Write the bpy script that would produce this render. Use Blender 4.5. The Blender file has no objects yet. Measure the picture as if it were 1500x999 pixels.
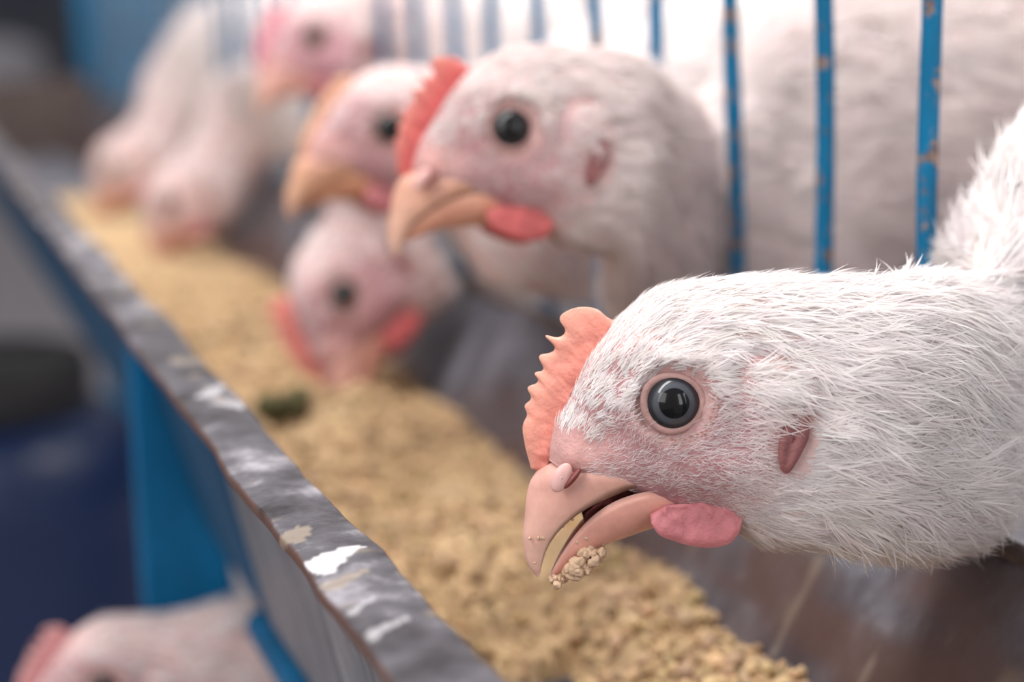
import bpy, math, random
import numpy as np
from mathutils import Matrix, Vector
from mathutils.bvhtree import BVHTree

random.seed(3)
rng = np.random.default_rng(7)
scene = bpy.context.scene
COL = scene.collection
CM = 0.01
CAM_H = 1.0                      # camera height above the floor, metres

# ------------------------------------------------------------------ camera
F = 2800.0                       # focal length in pixels of the 1500 px frame
def nrm(v):
    v = np.array(v, float)
    return v / np.linalg.norm(v)
_D = np.array([(-230 - 750) / F, -(-45 - 499.5) / F, -1.0])     # direction of the trough seen from the lens
_W = nrm([-.0445, 1, _D[0] * -.0445 + _D[1]])
_D = nrm(_D)
_X = np.cross(_D, _W)
R = np.array([_X, _D, _W])       # camera axes -> world axes

def px(u, v, d):
    """point (cm, lens at the origin) seen at pixel u, v at depth d cm"""
    return R @ np.array([(u - 750) / F * d, -(v - 499.5) / F * d, -d])

def onplane(u, v, ax, val):
    r = px(u, v, 1.0)
    return r * (val / r[ax])

cam = bpy.data.cameras.new('camera')
cam.sensor_width = 36
cam.lens = F * 36 / 1500
cam.clip_start = 0.01
cam.dof.use_dof = True
cam.dof.focus_distance = 0.353
cam.dof.aperture_fstop = 7.6
camo = bpy.data.objects.new('camera', cam)
COL.objects.link(camo)
m4 = Matrix([[*R[0], 0], [*R[1], 0], [*R[2], CAM_H], [0, 0, 0, 1]])
camo.matrix_world = m4
scene.camera = camo

# ------------------------------------------------------------------ light
scene.view_settings.view_transform = 'Standard'
scene.view_settings.look = 'None'
scene.view_settings.gamma = 1
scene.view_settings.use_curve_mapping = False
scene.view_settings.exposure = -0.38
scene.cycles.diffuse_bounces = 8
scene.cycles.transmission_bounces = 10
scene.cycles.max_bounces = 16
w = bpy.data.worlds.new('barn_daylight')
scene.world = w
w.use_nodes = True
w.node_tree.nodes['Background'].inputs[0].default_value = (1.0, 0.965, 0.965, 1)
w.node_tree.nodes['Background'].inputs[1].default_value = 0.58

def area(name, loc, target, sx, sy, power, col=(1, 1, 1)):
    l = bpy.data.lights.new(name, 'AREA')
    l.shape = 'RECTANGLE'
    l.size, l.size_y, l.energy, l.color = sx, sy, power, col
    o = bpy.data.objects.new(name, l)
    COL.objects.link(o)
    o.location = loc
    o.rotation_euler = (Vector(target) - Vector(loc)).to_track_quat('-Z', 'Y').to_euler()
    return o
area('ceiling_lamp', (-0.25, 0.35, 2.0), (0.16, 0.45, 0.9), 0.16, 1.3, 19, (1.0, 0.985, 0.97))
area('aisle_lamp', (0.3, 1.7, 2.2), (0.25, 1.2, 0.9), 0.16, 1.6, 30, (1.0, 0.98, 0.97))

area('rear_fill', (0.75, -1.3, 1.6), (0.5, 0.6, 0.93), 0.9, 1.2, 24, (1.0, 0.97, 0.94))  # unseen fill light added behind the lens to lift the sides facing it
area('cage_fill', (0.75, 0.9, 1.9), (0.4, 0.7, 0.9), 0.16, 1.4, 22, (1.0, 0.97, 0.94))  # added lamp without a real source, brightens the birds inside the cage

area('front_left_fill', (-1.3, -0.5, 1.85), (0.35, 0.6, 0.92), 0.9, 1.1, 17, (1.0, 0.98, 0.97))  # added soft fill from the left, lifts heads and bodies; no window here

# ------------------------------------------------------------------ helpers
def tag(o, label=None, cat=None, group=None, kind=None):
    if label: o['label'] = label
    if cat: o['category'] = cat
    if group: o['group'] = group
    if kind: o['kind'] = kind
    return o

def to_m(v):
    v = np.asarray(v, float) * CM
    v[:, 2] += CAM_H
    return v

def mesh_obj(name, verts, faces, mat, parent=None, smooth=True, col=None, normals=None):
    """verts in cm, lens at origin"""
    me = bpy.data.meshes.new(name)
    v = to_m(verts)
    if parent is not None:
        v = v - np.array(parent.location)
    if isinstance(faces, np.ndarray):
        nv, nf, k = len(v), len(faces), faces.shape[1]
        me.vertices.add(nv)
        me.vertices.foreach_set('co', v.astype(np.float32).ravel())
        me.loops.add(nf * k)
        me.loops.foreach_set('vertex_index', faces.astype(np.int32).ravel())
        me.polygons.add(nf)
        me.polygons.foreach_set('loop_start', np.arange(0, nf * k, k, dtype=np.int32))
        me.update(calc_edges=True)
        me.validate()
    else:
        me.from_pydata(v.tolist(), [], [list(map(int, f)) for f in faces])
        me.update()
    if smooth:
        me.shade_smooth()
    if col is not None:
        at = me.color_attributes.new('tint', 'FLOAT_COLOR', 'POINT')
        c = np.ones((len(me.vertices), 4), np.float32)
        c[:, :3] = col
        at.data.foreach_set('color', c.ravel())
    if normals is not None:
        me.normals_split_custom_set_from_vertices(np.asarray(normals, np.float32))
    if mat: me.materials.append(mat)
    o = bpy.data.objects.new(name, me)
    COL.objects.link(o)
    if parent is not None: o.parent = parent
    return o

def empty(name, loc_cm):
    o = bpy.data.objects.new(name, None)
    o.empty_display_size = .02
    o.location = (loc_cm[0] * CM, loc_cm[1] * CM, loc_cm[2] * CM + CAM_H)
    COL.objects.link(o)
    return o

def _hash(ix, iy, iz):
    h = (ix * 374761393 + iy * 668265263 + iz * 2147483647 + 1013904223) & 0xffffffff
    h = ((h ^ (h >> 13)) * 1274126177) & 0xffffffff
    h = ((h ^ (h >> 16)) * 2246822519) & 0xffffffff
    return ((h ^ (h >> 15)) & 0xffffff) / 0xffffff

def noise(p, s=1.0, octv=1, seed=0):
    """value noise 0..1 on an (n,3) array"""
    p = np.asarray(p, float) * s + 113.7 + seed * 17.31
    out, amp, tot = 0, 1, 0
    for _ in range(octv):
        i = np.floor(p).astype(np.int64)
        f = p - i
        f = f * f * (3 - 2 * f)
        r = 0
        for dx in (0, 1):
            for dy in (0, 1):
                for dz in (0, 1):
                    wgt = (f[:, 0] if dx else 1 - f[:, 0]) * (f[:, 1] if dy else 1 - f[:, 1]) * (f[:, 2] if dz else 1 - f[:, 2])
                    r = r + wgt * _hash(i[:, 0] + dx, i[:, 1] + dy, i[:, 2] + dz)
        out = out + amp * r
        tot += amp
        amp *= .5
        p = p * 2.03 + 9.1
    return out / tot

def grid_faces(n, m, closed=False):
    i, j = np.meshgrid(np.arange(n - 1), np.arange(m if closed else m - 1), indexing='ij')
    i, j = i.ravel(), j.ravel()
    j2 = (j + 1) % m
    return np.stack([i * m + j, i * m + j2, (i + 1) * m + j2, (i + 1) * m + j], 1)

def smooth_path(P, n, t=None):
    """non-uniform cubic through the rows of P (k,d); returns (n,d)"""
    P = np.asarray(P, float)
    if t is None:
        d = np.linalg.norm(np.diff(P, axis=0), axis=1)
        t = np.concatenate([[0], np.cumsum(np.maximum(d, 1e-4))])
    m = np.zeros_like(P)
    sl = np.diff(P, axis=0) / np.diff(t)[:, None]
    h = np.diff(t)
    m[1:-1] = (sl[:-1] * h[1:, None] + sl[1:] * h[:-1, None]) / (h[1:] + h[:-1])[:, None]
    m[0], m[-1] = sl[0], sl[-1]
    q = np.linspace(t[0], t[-1], n)
    k = np.clip(np.searchsorted(t, q, 'right') - 1, 0, len(t) - 2)
    u = ((q - t[k]) / h[k])[:, None]
    hh = h[k][:, None]
    return ((2*u**3 - 3*u**2 + 1) * P[k] + (u**3 - 2*u**2 + u) * hh * m[k] + (-2*u**3 + 3*u**2) * P[k+1] + (u**3 - u**2) * hh * m[k+1])

def tube(P, rad, n=10):
    """swept round tube; returns verts, faces(list)"""
    P = np.asarray(P, float)
    k = len(P)
    rad = np.broadcast_to(np.asarray(rad, float), (k,))
    T = np.gradient(P, axis=0)
    T /= np.linalg.norm(T, axis=1)[:, None]
    ref = np.array([0, 0, 1.0]) if abs(T[0][2]) < .8 else np.array([1.0, 0, 0])
    V = []
    for i in range(k):
        a = nrm(np.cross(T[i], ref)); b = np.cross(T[i], a)
        th = np.linspace(0, 2 * math.pi, n, endpoint=False)
        V.append(P[i] + rad[i] * (np.cos(th)[:, None] * a + np.sin(th)[:, None] * b))
    V = np.concatenate(V)
    Fc = grid_faces(k, n, True).tolist()
    Fc.append(list(range(n))[::-1]); Fc.append(list(range((k - 1) * n, k * n)))
    return V, Fc

def box(lo, hi, bev=0.0):
    (x0, y0, z0), (x1, y1, z1) = lo, hi
    V = [(x, y, z) for x in (x0, x1) for y in (y0, y1) for z in (z0, z1)]
    Fc = [(0,1,3,2), (4,6,7,5), (0,4,5,1), (2,3,7,6), (0,2,6,4), (1,5,7,3)]
    return np.array(V, float), Fc

def join(parts):
    V, Fc, o = [], [], 0
    for v, f in parts:
        V.append(np.asarray(v, float))
        Fc += [[int(i) + o for i in q] for q in f]
        o += len(v)
    return np.concatenate(V), Fc

def bevel(o, wd, seg=2):
    b = o.modifiers.new('edge', 'BEVEL')
    b.width = wd * CM; b.segments = seg; b.limit_method = 'ANGLE'
    return o

# ------------------------------------------------------------------ materials
def new_mat(name):
    m = bpy.data.materials.new(name)
    m.use_nodes = True
    nt = m.node_tree
    return m, nt, nt.nodes['Principled BSDF']

def N(nt, t, **kw):
    n = nt.nodes.new(t)
    for k, v in kw.items():
        if k in n.inputs: n.inputs[k].default_value = v
        else: setattr(n, k, v)
    return n

def ramp(nt, src, stops):
    r = nt.nodes.new('ShaderNodeValToRGB')
    el = r.color_ramp.elements
    while len(el) < len(stops): el.new(.5)
    for e, (p, c) in zip(el, stops):
        e.position = p; e.color = (*c, 1)
    nt.links.new(src, r.inputs[0])
    return r

def mixc(nt, fac, a, b, mode='MIX'):
    mx = nt.nodes.new('ShaderNodeMix')
    mx.data_type = 'RGBA'; mx.blend_type = mode
    for sock, val in ((0, fac), (6, a), (7, b)):
        if isinstance(val, (int, float)): mx.inputs[sock].default_value = val
        elif isinstance(val, tuple): mx.inputs[sock].default_value = (*val, 1)
        else: nt.links.new(val, mx.inputs[sock])
    return mx.outputs[2]

def obj_coord(nt, scale=(1, 1, 1), rot=(0, 0, 0)):
    tc = nt.nodes.new('ShaderNodeTexCoord')
    mp = nt.nodes.new('ShaderNodeMapping')
    mp.inputs['Scale'].default_value = scale
    mp.inputs['Rotation'].default_value = rot
    nt.links.new(tc.outputs['Object'], mp.inputs[0])
    return mp.outputs[0]

def noise_tex(nt, vec, scale, detail=4, rough=.55):
    n = N(nt, 'ShaderNodeTexNoise', Scale=scale, Detail=detail, Roughness=rough)
    nt.links.new(vec, n.inputs['Vector'])
    return n.outputs[0]

def bump(nt, b, h, strength, dist):
    bp = N(nt, 'ShaderNodeBump', Strength=strength, Distance=dist)
    nt.links.new(h, bp.inputs['Height'])
    nt.links.new(bp.outputs[0], b.inputs['Normal'])

def tint_mat(name, rough=.6, sss=0.0, spec=.3, mul=(1, 1, 1), bump_s=0, bump_scale=900, coat=0, radius=(1, .45, .35)):
    """base colour = the mesh's own 'tint' attribute"""
    m, nt, b = new_mat(name)
    at = N(nt, 'ShaderNodeAttribute', attribute_name='tint')
    nz = noise_tex(nt, obj_coord(nt), 260, 5)
    r = ramp(nt, nz, [(.3, (.86, .84, .84)), (.7, (1.05, 1.05, 1.05))])
    c = mixc(nt, 1.0, at.outputs[0], r.outputs[0], 'MULTIPLY')
    nt.links.new(c, b.inputs['Base Color'])
    b.inputs['Roughness'].default_value = rough
    b.inputs['Specular IOR Level'].default_value = spec
    if sss:
        b.inputs['Subsurface Weight'].default_value = sss
        b.inputs['Subsurface Radius'].default_value = radius
        b.inputs['Subsurface Scale'].default_value = .0016
    if coat:
        b.inputs['Coat Weight'].default_value = coat
        b.inputs['Coat IOR'].default_value = 1.38
        b.inputs['Coat Roughness'].default_value = .03
    if bump_s:
        bump(nt, b, noise_tex(nt, obj_coord(nt), bump_scale, 3), bump_s, .0004)
    return m

M_skin = tint_mat('pale_pink_skin', .62, .25, .25, bump_s=.5, bump_scale=1300)
M_comb = tint_mat('comb_flesh', .5, .35, .35, bump_s=.45, bump_scale=1500)
M_beak = tint_mat('beak_horn', .42, .3, .4, bump_s=.12, bump_scale=500)
M_eye = tint_mat('dark_eye', .25, 0, .1, coat=.8)
M_crumb = tint_mat('feed_meal', .9, 0, .15, bump_s=.6, bump_scale=700)

def feather_mat():
    m, nt, b = new_mat('white_feather')
    at = N(nt, 'ShaderNodeAttribute', attribute_name='tint')
    d = N(nt, 'ShaderNodeBsdfDiffuse')
    t = N(nt, 'ShaderNodeBsdfTranslucent')
    nt.links.new(at.outputs[0], d.inputs[0]); nt.links.new(at.outputs[0], t.inputs[0])
    mx = N(nt, 'ShaderNodeMixShader'); mx.inputs[0].default_value = .5
    nt.links.new(d.outputs[0], mx.inputs[1]); nt.links.new(t.outputs[0], mx.inputs[2])
    nt.links.new(mx.outputs[0], nt.nodes['Material Output'].inputs[0])
    nt.nodes.remove(b)
    return m
M_feather = feather_mat()

def paint_mat(name, colr, rust=.5, rough=.6):
    m, nt, b = new_mat(name)
    v = obj_coord(nt)
    n1 = noise_tex(nt, v, 170, 5, .65)
    n2 = noise_tex(nt, obj_coord(nt, (1, 1, .35)), 60, 4)
    base = ramp(nt, n2, [(.3, tuple(c * .7 for c in colr)), (.7, tuple(min(1, c * 1.2) for c in colr))])
    mask = ramp(nt, n1, [(rust, (0, 0, 0)), (rust + .05, (1, 1, 1))])
    rustc = ramp(nt, noise_tex(nt, v, 400, 3), [(.35, (.09, .05, .04)), (.65, (.28, .2, .17))])
    c = mixc(nt, mask.outputs[0], base.outputs[0], rustc.outputs[0])
    nt.links.new(c, b.inputs['Base Color'])
    b.inputs['Roughness'].default_value = rough
    b.inputs['Specular IOR Level'].default_value = .25
    bump(nt, b, n1, .3, .0005)
    return m
M_blue = paint_mat('chipped_blue_paint', (.0, .135, .285), .56)
M_blue2 = paint_mat('blue_sheet_paint', (.0, .12, .28), .75)
M_navy = paint_mat('dark_blue_sheet', (.0, .055, .13), .75)  # darker blue for the front wall further along

def metal_mat(name, stops, scale, vecscale=(1, 1, 1), metallic=.35, rough=.5, bs=.3, use_tint=False, lines=None):
    m, nt, b = new_mat(name)
    v = obj_coord(nt, vecscale)
    n = noise_tex(nt, v, scale, 7, .62)
    c = ramp(nt, n, stops).outputs[0]
    n2 = noise_tex(nt, obj_coord(nt), scale * 6, 4, .7)
    c = mixc(nt, .55, c, ramp(nt, n2, [(.3, (.55, .55, .55)), (.7, (1.25, 1.25, 1.25))]).outputs[0], 'MULTIPLY')
    if use_tint:
        at = N(nt, 'ShaderNodeAttribute', attribute_name='tint')
        sp = N(nt, 'ShaderNodeSeparateColor')
        nt.links.new(at.outputs[0], sp.inputs[0])
        c = mixc(nt, sp.outputs[0], c, (.52, .50, .52))            # bare white scrape
        c = mixc(nt, sp.outputs[1], c, (.115, .062, .050))          # rusted edge
        c = mixc(nt, sp.outputs[2], c, (.34, .27, .20))            # dried meal
    nt.links.new(c, b.inputs['Base Color'])
    b.inputs['Metallic'].default_value = metallic
    b.inputs['Roughness'].default_value = rough
    bump(nt, b, n2, bs, .0006)
    return m
def dull(m, spec):
    m.node_tree.nodes['Principled BSDF'].inputs['Specular IOR Level'].default_value = spec
    return m
M_rim = metal_mat('worn_galvanised_rim', [(.36, (.018, .015, .018)), (.45, (.05, .045, .053)), (.55, (.085, .08, .092)), (.67, (.30, .28, .31))], 48, (1, 1.1, 1), .04, .62, .5, True)
M_wall = metal_mat('stained_galvanised_wall', [(.32, (.055, .05, .06)), (.5, (.12, .118, .14)), (.68, (.26, .26, .30))], 34, (1, 1, .5), .3, .55, .3, True)
M_galv = metal_mat('streaked_galvanised_sheet', [(.3, (.09, .095, .11)), (.5, (.19, .195, .215)), (.7, (.32, .32, .34))], 60, (1, 1.6, .05), .3, .5, .2)
M_edge = metal_mat('rusty_edge', [(.3, (.05, .035, .03)), (.6, (.14, .10, .09)), (.8, (.28, .24, .22))], 90, (1, 1, 1), .3, .6, .4)

def plain(name, stops, scale=8, rough=.7, vecscale=(1, 1, 1), bs=.2):
    m, nt, b = new_mat(name)
    n = noise_tex(nt, obj_coord(nt, vecscale), scale, 6, .6)
    nt.links.new(ramp(nt, n, stops).outputs[0], b.inputs['Base Color'])
    b.inputs['Roughness'].default_value = rough
    bump(nt, b, n, bs, .003)
    return m
M_floor = plain('barn_concrete', [(.3, (.30, .28, .31)), (.7, (.42, .40, .43))], 6)
M_farwall = plain('far_barn_wall', [(.3, (.05, .06, .09)), (.7, (.12, .13, .16))], 2)
M_drum = plain('drum_blue_plastic', [(.3, (.002, .012, .055)), (.7, (.004, .019, .08))], 5, .4, bs=.05)
M_lid = plain('black_lid_plastic', [(.3, (.008, .008, .010)), (.7, (.018, .017, .018))], 9, .55, bs=.05)
M_wood = plain('brown_timber', [(.3, (.05, .025, .017)), (.7, (.12, .06, .04))], 14, .8, (1, .2, 4))
M_sack = plain('woven_sack', [(.3, (.40, .39, .43)), (.7, (.55, .54, .58))], 22, .8)
M_wire = plain('cage_wire_zinc', [(.3, (.20, .20, .22)), (.7, (.34, .34, .36))], 40, .5)

dull(M_rim, .12); dull(M_wall, .25); dull(M_crumb, .05)

# ------------------------------------------------------------------ barn shell
fz = -100.0
o = mesh_obj('floor', *box((-400, -150, fz - 4), (500, 1090, fz)), M_floor, smooth=False); tag(o, kind='structure')
o = mesh_obj('wall_far', *box((-400, 1090, fz), (500, 1100, 180)), M_farwall, smooth=False); tag(o, kind='structure')
o = mesh_obj('wall_right', *box((500, -150, fz), (510, 1090, 180)), M_farwall, smooth=False); tag(o, kind='structure')

# ------------------------------------------------------------------ cage (one welded unit)
BX = 22.2
bar_y = [36.8 + 5.05 * k for k in range(-4, 30)]
cage = empty('battery_cage', (BX, 90, fz))
tag(cage, 'blue barred battery cage with chipped paint behind the feed trough', 'cage')
def bar_mesh(y, zb, tilt, rr, sd):
    n = 60
    z = np.linspace(9, zb, n)
    P = np.stack([np.full(n, BX) + tilt * (z - 9) * .01, np.full(n, y), z], 1)
    P[:, 1] += .06 * np.sin(z * .35 + sd)
    P[:, 0] += .05 * np.sin(z * .5 + sd * 2)
    rad = rr * (1 + .09 * (noise(P, 2.1, 2, sd) - .5))
    return tube(P, rad, 14)
for k, y in enumerate(bar_y):
    mesh_obj('bar', *bar_mesh(y, -13.2, .3 * math.sin(k * 2.1), .232, k), M_blue, cage)
for z in (9.0,):
    mesh_obj('rail', *tube([(BX, 14, z), (BX, 100, z), (BX, 188, z)], .45, 14), M_blue, cage)
mesh_obj('bottom_rail', *tube([(BX + .3, 14, -13.6), (BX + .3, 100, -13.6), (BX + .3, 188, -13.6)], .3, 12), M_edge, cage)
# wire floor the birds stand on
fw = []
for xx in np.arange(23.5, 97, 2.6):
    fw.append(tube([(xx, 12, -16.9), (xx, 100, -16.9), (xx, 188, -16.9)], .13, 6))
for yy in np.arange(14, 188, 7.0):
    fw.append(tube([(22.6, yy, -17.15), (50, yy, -17.15), (97.5, yy, -17.15)], .13, 6))
mesh_obj('wire_floor', *join(fw), M_wire, cage)
for yy in (187.5,):
    mesh_obj('end_panel', *box((22.3, yy, -17.6), (98, yy + .3, 10)), M_galv, cage, smooth=False)
mesh_obj('back_panel', *box((98, 12, -17.6), (98.4, 188, 10)), M_galv, cage, smooth=False)
mesh_obj('corner_post', *box((20.6, 188, fz), (24.2, 191.5, 12)), M_blue, cage, smooth=False)
mesh_obj('corner_post', *box((20.6, 9, fz), (24.2, 12, 12)), M_blue, cage, smooth=False)

# ------------------------------------------------------------------ feed trough
TY0, TY1 = 12.0, 187.0
trough = empty('feed_trough', (14, 90, -19))
tag(trough, 'long galvanised feed trough with dented worn rim running past the bars', 'trough')
ny, nx = 900, 26
ys = np.linspace(0, 1, ny) ** 1.9 * (TY1 - TY0) + TY0
wob_i = .16 * (noise(np.stack([ys, ys * 0, ys * 0], 1), .16, 2, 1) - .5) + .10 * (noise(np.stack([ys, ys * 0, ys * 0], 1), .55, 2, 3) - .5)
wob_o = .45 * (noise(np.stack([ys, ys * 0, ys * 0], 1), .10, 2, 5) - .5) + .14 * (noise(np.stack([ys, ys * 0, ys * 0], 1), .45, 2, 7) - .5)
zw = .30 * (noise(np.stack([ys, ys * 0, ys * 0], 1), .11, 2, 9) - .5)
RZ = -10.35
prof = [(-1, -.17), (-1, -.12), (-.985, -.03), (-.95, .02)] + [(-.9 + 1.8 * t, .02 + .05 * math.sin(math.pi * t)) for t in np.linspace(0, 1, 17)] + [(.95, .02), (.985, -.03), (1, -.12), (1, -.5), (1, -1.1)]
prof = np.array(prof)
nx = len(prof)
xi, xo = 7.80 + wob_i * 2, 6.38 + wob_o
V = np.zeros((ny, nx, 3))
V[..., 0] = ((xi + xo) / 2)[:, None] + ((xi - xo) / 2)[:, None] * prof[None, :, 0]
V[..., 1] = ys[:, None]
V[..., 2] = RZ + zw[:, None] + prof[None, :, 1]
flat = V.reshape(-1, 3)
dent = noise(flat, .9, 3, 11) - .5
V[..., 2] += (.16 * dent).reshape(ny, nx) * (np.abs(prof[:, 0]) < .97)
pp = np.broadcast_to(prof[None, :, 0], (ny, nx)).ravel()
yv = flat[:, 1]
# wear with a shape of its own: a bare scrape, dried meal, rusted edges
P0, P1 = onplane(452, 832, 2, RZ), onplane(528, 797, 2, RZ)
def streak(c0, c1, wd, sd):
    d = c1[:2] - c0[:2]; L = np.linalg.norm(d); d /= L
    q = flat[:, :2] - c0[:2]
    al = q @ d; ac = q @ np.array([-d[1], d[0]])
    wob = (noise(flat, 6, 3, sd) - .5)
    return ((al > 0 - wob * .2) & (al < L + wob * .3) & (np.abs(ac + wob * .15) < wd * (1 - .75 * np.clip(al / L, 0, 1)))).astype(float)
scr = streak(P0, P1, .50, 2) * (np.abs(pp) < .96)
for (a, b, wd) in (((486, 912), (545, 880), .18), ((530, 940), (600, 905), .2), ((330, 598), (352, 590), .5), ((300, 585), (330, 560), .3)):
    scr = np.maximum(scr, .5 * streak(onplane(*a, 2, RZ), onplane(*b, 2, RZ), wd, 3) * (np.abs(pp) < .9))
meal = np.clip((noise(flat, 1.5, 3, 21) - .66) * 9, 0, 1) * .5 * (np.abs(pp) < .95)
for (a, b, wd) in (((416, 790), (448, 770), .45), ((480, 860), (540, 835), .3)):
    meal = np.maximum(meal, .45 * streak(onplane(*a, 2, RZ), onplane(*b, 2, RZ), wd, 5))
rust = np.clip((np.abs(pp) - .93 + .10 * (noise(flat, 2.5, 3, 31) - .5)) * 18, 0, 1)
mesh_obj('rim', V.reshape(-1, 3), grid_faces(ny, nx), M_rim, trough, col=np.stack([scr, rust, meal], 1))

# sheet metal walls and pan
def strip(name, prof_xz, mat, y0, y1, n, col=None, thick=.12):
    yy = np.linspace(y0, y1, n)
    pr = smooth_path(np.array(prof_xz, float), 24) if len(prof_xz) > 2 else np.linspace(*np.array(prof_xz, float), 24)
    Vv = np.zeros((n, len(pr), 3)); Vv[..., 0] = pr[None, :, 0]; Vv[..., 1] = yy[:, None]; Vv[..., 2] = pr[None, :, 1]
    f3 = Vv.reshape(-1, 3)
    f3 = f3 + .05 * (noise(f3, .35, 2, 41)[:, None] - .5) * np.array([1, 0, 1])
    c = col(f3) if col else None
    ob = mesh_obj(name, f3, grid_faces(n, len(pr)), mat, trough, col=c)
    s = ob.modifiers.new('sheet', 'SOLIDIFY'); s.thickness = thick * CM; s.offset = 0
    return ob
strip('front_wall', [(7.72, -10.6), (8.5, -14.5), (9.3, -18.2)], M_galv, TY0, 50, 120)
strip('front_wall', [(7.66, -10.6), (8.45, -14.5), (9.3, -18.2)], M_navy, 49.6, TY1, 120)
strip('pan', [(9.3, -18.2), (14, -18.3), (19.0, -18.0)], M_wall, TY0, TY1, 60, lambda p: np.zeros((len(p), 3)))
def wall_col(p):
    t = np.clip((p[:, 2] + 17.6) / 4.7, 0, 1)
    r = np.clip((noise(p * [1, .35, 1.0], .5, 3, 51) - .42 + .6 * (.66 - t)) * 3.2, 0, .95)
    ml = np.clip((noise(p * [1, 3.5, .6], .55, 3, 61) - .62) * 9, 0, 1) * .4 * (t < .7)
    wh = np.clip((noise(p * [1, 1, 1], 2.4, 3, 71) - .70) * 14, 0, 1) * .25
    return np.stack([wh, r * .85, ml], 1)
strip('back_wall', [(21.3, -12.75), (20.0, -14.6), (18.0, -17.9)], M_wall, TY0, 63.3, 400, wall_col)
strip('back_wall', [(21.5, -12.75), (20.25, -14.6), (18.25, -17.9)], M_wall, 62.6, TY1, 500, wall_col)
n = 240
P = np.stack([np.full(n, 21.45), np.linspace(TY0, TY1, n), np.full(n, -12.78)], 1)
P[:, 2] += .10 * (noise(P, .4, 2, 4) - .5); P[:, 0] += .15 * (noise(P, .3, 2, 6) - .5)
mesh_obj('rolled_edge', *tube(P, .26, 12), M_edge, trough)
mesh_obj('end_cap', *box((7.7, TY1 - .1, -18.2), (21.3, TY1 + .1, -11)), M_edge, trough, smooth=False)
mesh_obj('support_rail', *tube([(9.4, TY0, -19.0), (9.4, 35, -19.0), (9.4, 52, -19.0)], .5, 12), M_blue2, trough)

# blue bracket plate under the rim, further along
def plate(pix, Y, th):
    A = np.array([onplane(u, v, 1, Y) for u, v in pix]); B = A + np.array([0, th, 0]); k = len(A)
    return np.concatenate([A, B]), [list(range(k)), list(range(2 * k - 1, k - 1, -1))] + [[i, i + k, (i + 1) % k + k, (i + 1) % k] for i in range(k)]
ob = mesh_obj('bracket', *plate([(188, 480), (232, 560), (262, 622), (300, 715), (336, 808), (352, 900), (214, 900), (203, 740)], 61.5, 1.0), M_blue2, trough, smooth=False)
bevel(ob, .15)

# ------------------------------------------------------------------ feed
PECK = px(520, 590, 68.0)
def feed_height(x, y):
    p = np.stack([x, y, x * 0], 1)
    h = -16.75 + .85 * (noise(p, .16, 2, 81) - .5)
    h += .55 * (noise(p, .75, 2, 82) - .5)
    lump = noise(p, 2.3, 2, 83)
    h += .55 * (np.abs(lump - .5) * 2) ** .8 * 1.0 - .1
    h += .16 * (noise(p, 6.5, 2, 84) - .5)
    # level climbs a little against the back sheet, thins near the front corner
    h += .15 * np.clip((x - 14) / 5, 0, 1)
    h -= 3.0 * np.clip((y - 138) / 9, 0, 1)
    # eaten down close to the near end: bare pan shows through
    near_ = np.clip((49 - y) / 5, 0, 1) * np.clip((16.5 - x) / 2.5, 0, 1)
    h -= near_ * (1.0 + 1.7 * np.clip((noise(p, .62, 2, 85) - .46) * 7, 0, 1))
    mound = np.exp(-(((x - PECK[0]) / 1.8) ** 2 + ((y - PECK[1] + .8) / 2.6) ** 2))
    return np.maximum(h + mound * 1.5, -18.33)
nxx, nyy = 190, 1500
fx = np.linspace(9.15, 18.9, nxx)
fy = np.linspace(0, 1, nyy) ** 1.6 * 126 + 22.5
gx, gy = np.meshgrid(fx, fy)
gx = gx.ravel(); gy = gy.ravel()
gz = feed_height(gx, gy)
Vf = np.stack([gx, gy, gz], 1)
tn = noise(Vf, 1.8, 3, 91); tn2 = noise(Vf, 9, 2, 92)
c = np.array([.51, .355, .205]) * (.78 + .35 * tn + .30 * (tn2 - .5))[:, None]
pale = np.clip((noise(Vf, .5, 2, 93) - .5) * 4, 0, 1)[:, None]
c = c * (1 - .35 * pale) + np.array([.56, .43, .28]) * .35 * pale
feed = mesh_obj('feed_meal', Vf, grid_faces(nyy, nxx), M_crumb, col=c)
tag(feed, 'tan crumbly feed meal lying along the metal trough', 'feed', kind='stuff')

ico = None
def ico_proto(sub=1):
    import bmesh
    bm = bmesh.new()
    bmesh.ops.create_icosphere(bm, subdivisions=sub, radius=1)
    v = np.array([q.co[:] for q in bm.verts]); f = np.array([[q.index for q in p.verts] for p in bm.faces])
    bm.free()
    return v, f
ICO_V, ICO_F = ico_proto()
def crumbs(C, rad, sd):
    """lumpy granules as one mesh"""
    n = len(C)
    V = ICO_V[None] * (rad[:, None, None]) * rng.uniform(.6, 1.3, (n, 1, 3)) * rng.uniform(.75, 1.2, (n, len(ICO_V), 1))
    V = V + C[:, None]
    Fc = ICO_F[None] + (np.arange(n) * len(ICO_V))[:, None, None]
    return V.reshape(-1, 3), Fc.reshape(-1, 3)
nC = 16000
cx = rng.uniform(9.3, 18.7, nC); cy = 24 + rng.random(nC) ** 1.5 * 75
keep = (noise(np.stack([cx, cy, cx * 0], 1), .9, 2, 95) > rng.random(nC) * .5 + .2) & ((feed_height(cx, cy) > -18.0) | (rng.random(nC) < .06))
cx, cy = cx[keep], cy[keep]
cr = rng.uniform(.07, .2, len(cx)) * np.where(rng.random(len(cx)) < .12, 1.5, 1)
CV, CF = crumbs(np.stack([cx, cy, np.maximum(feed_height(cx, cy), -18.15) + cr * .5], 1), cr, 3)
cc = np.repeat(np.array([.52, .365, .215]) * rng.uniform(.62, 1.2, (len(cx), 1)) + rng.uniform(-.02, .02, (len(cx), 3)), len(ICO_V), 0)
cro = mesh_obj('feed_granules', CV, CF, M_crumb, col=np.clip(cc, .02, 1))
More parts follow.
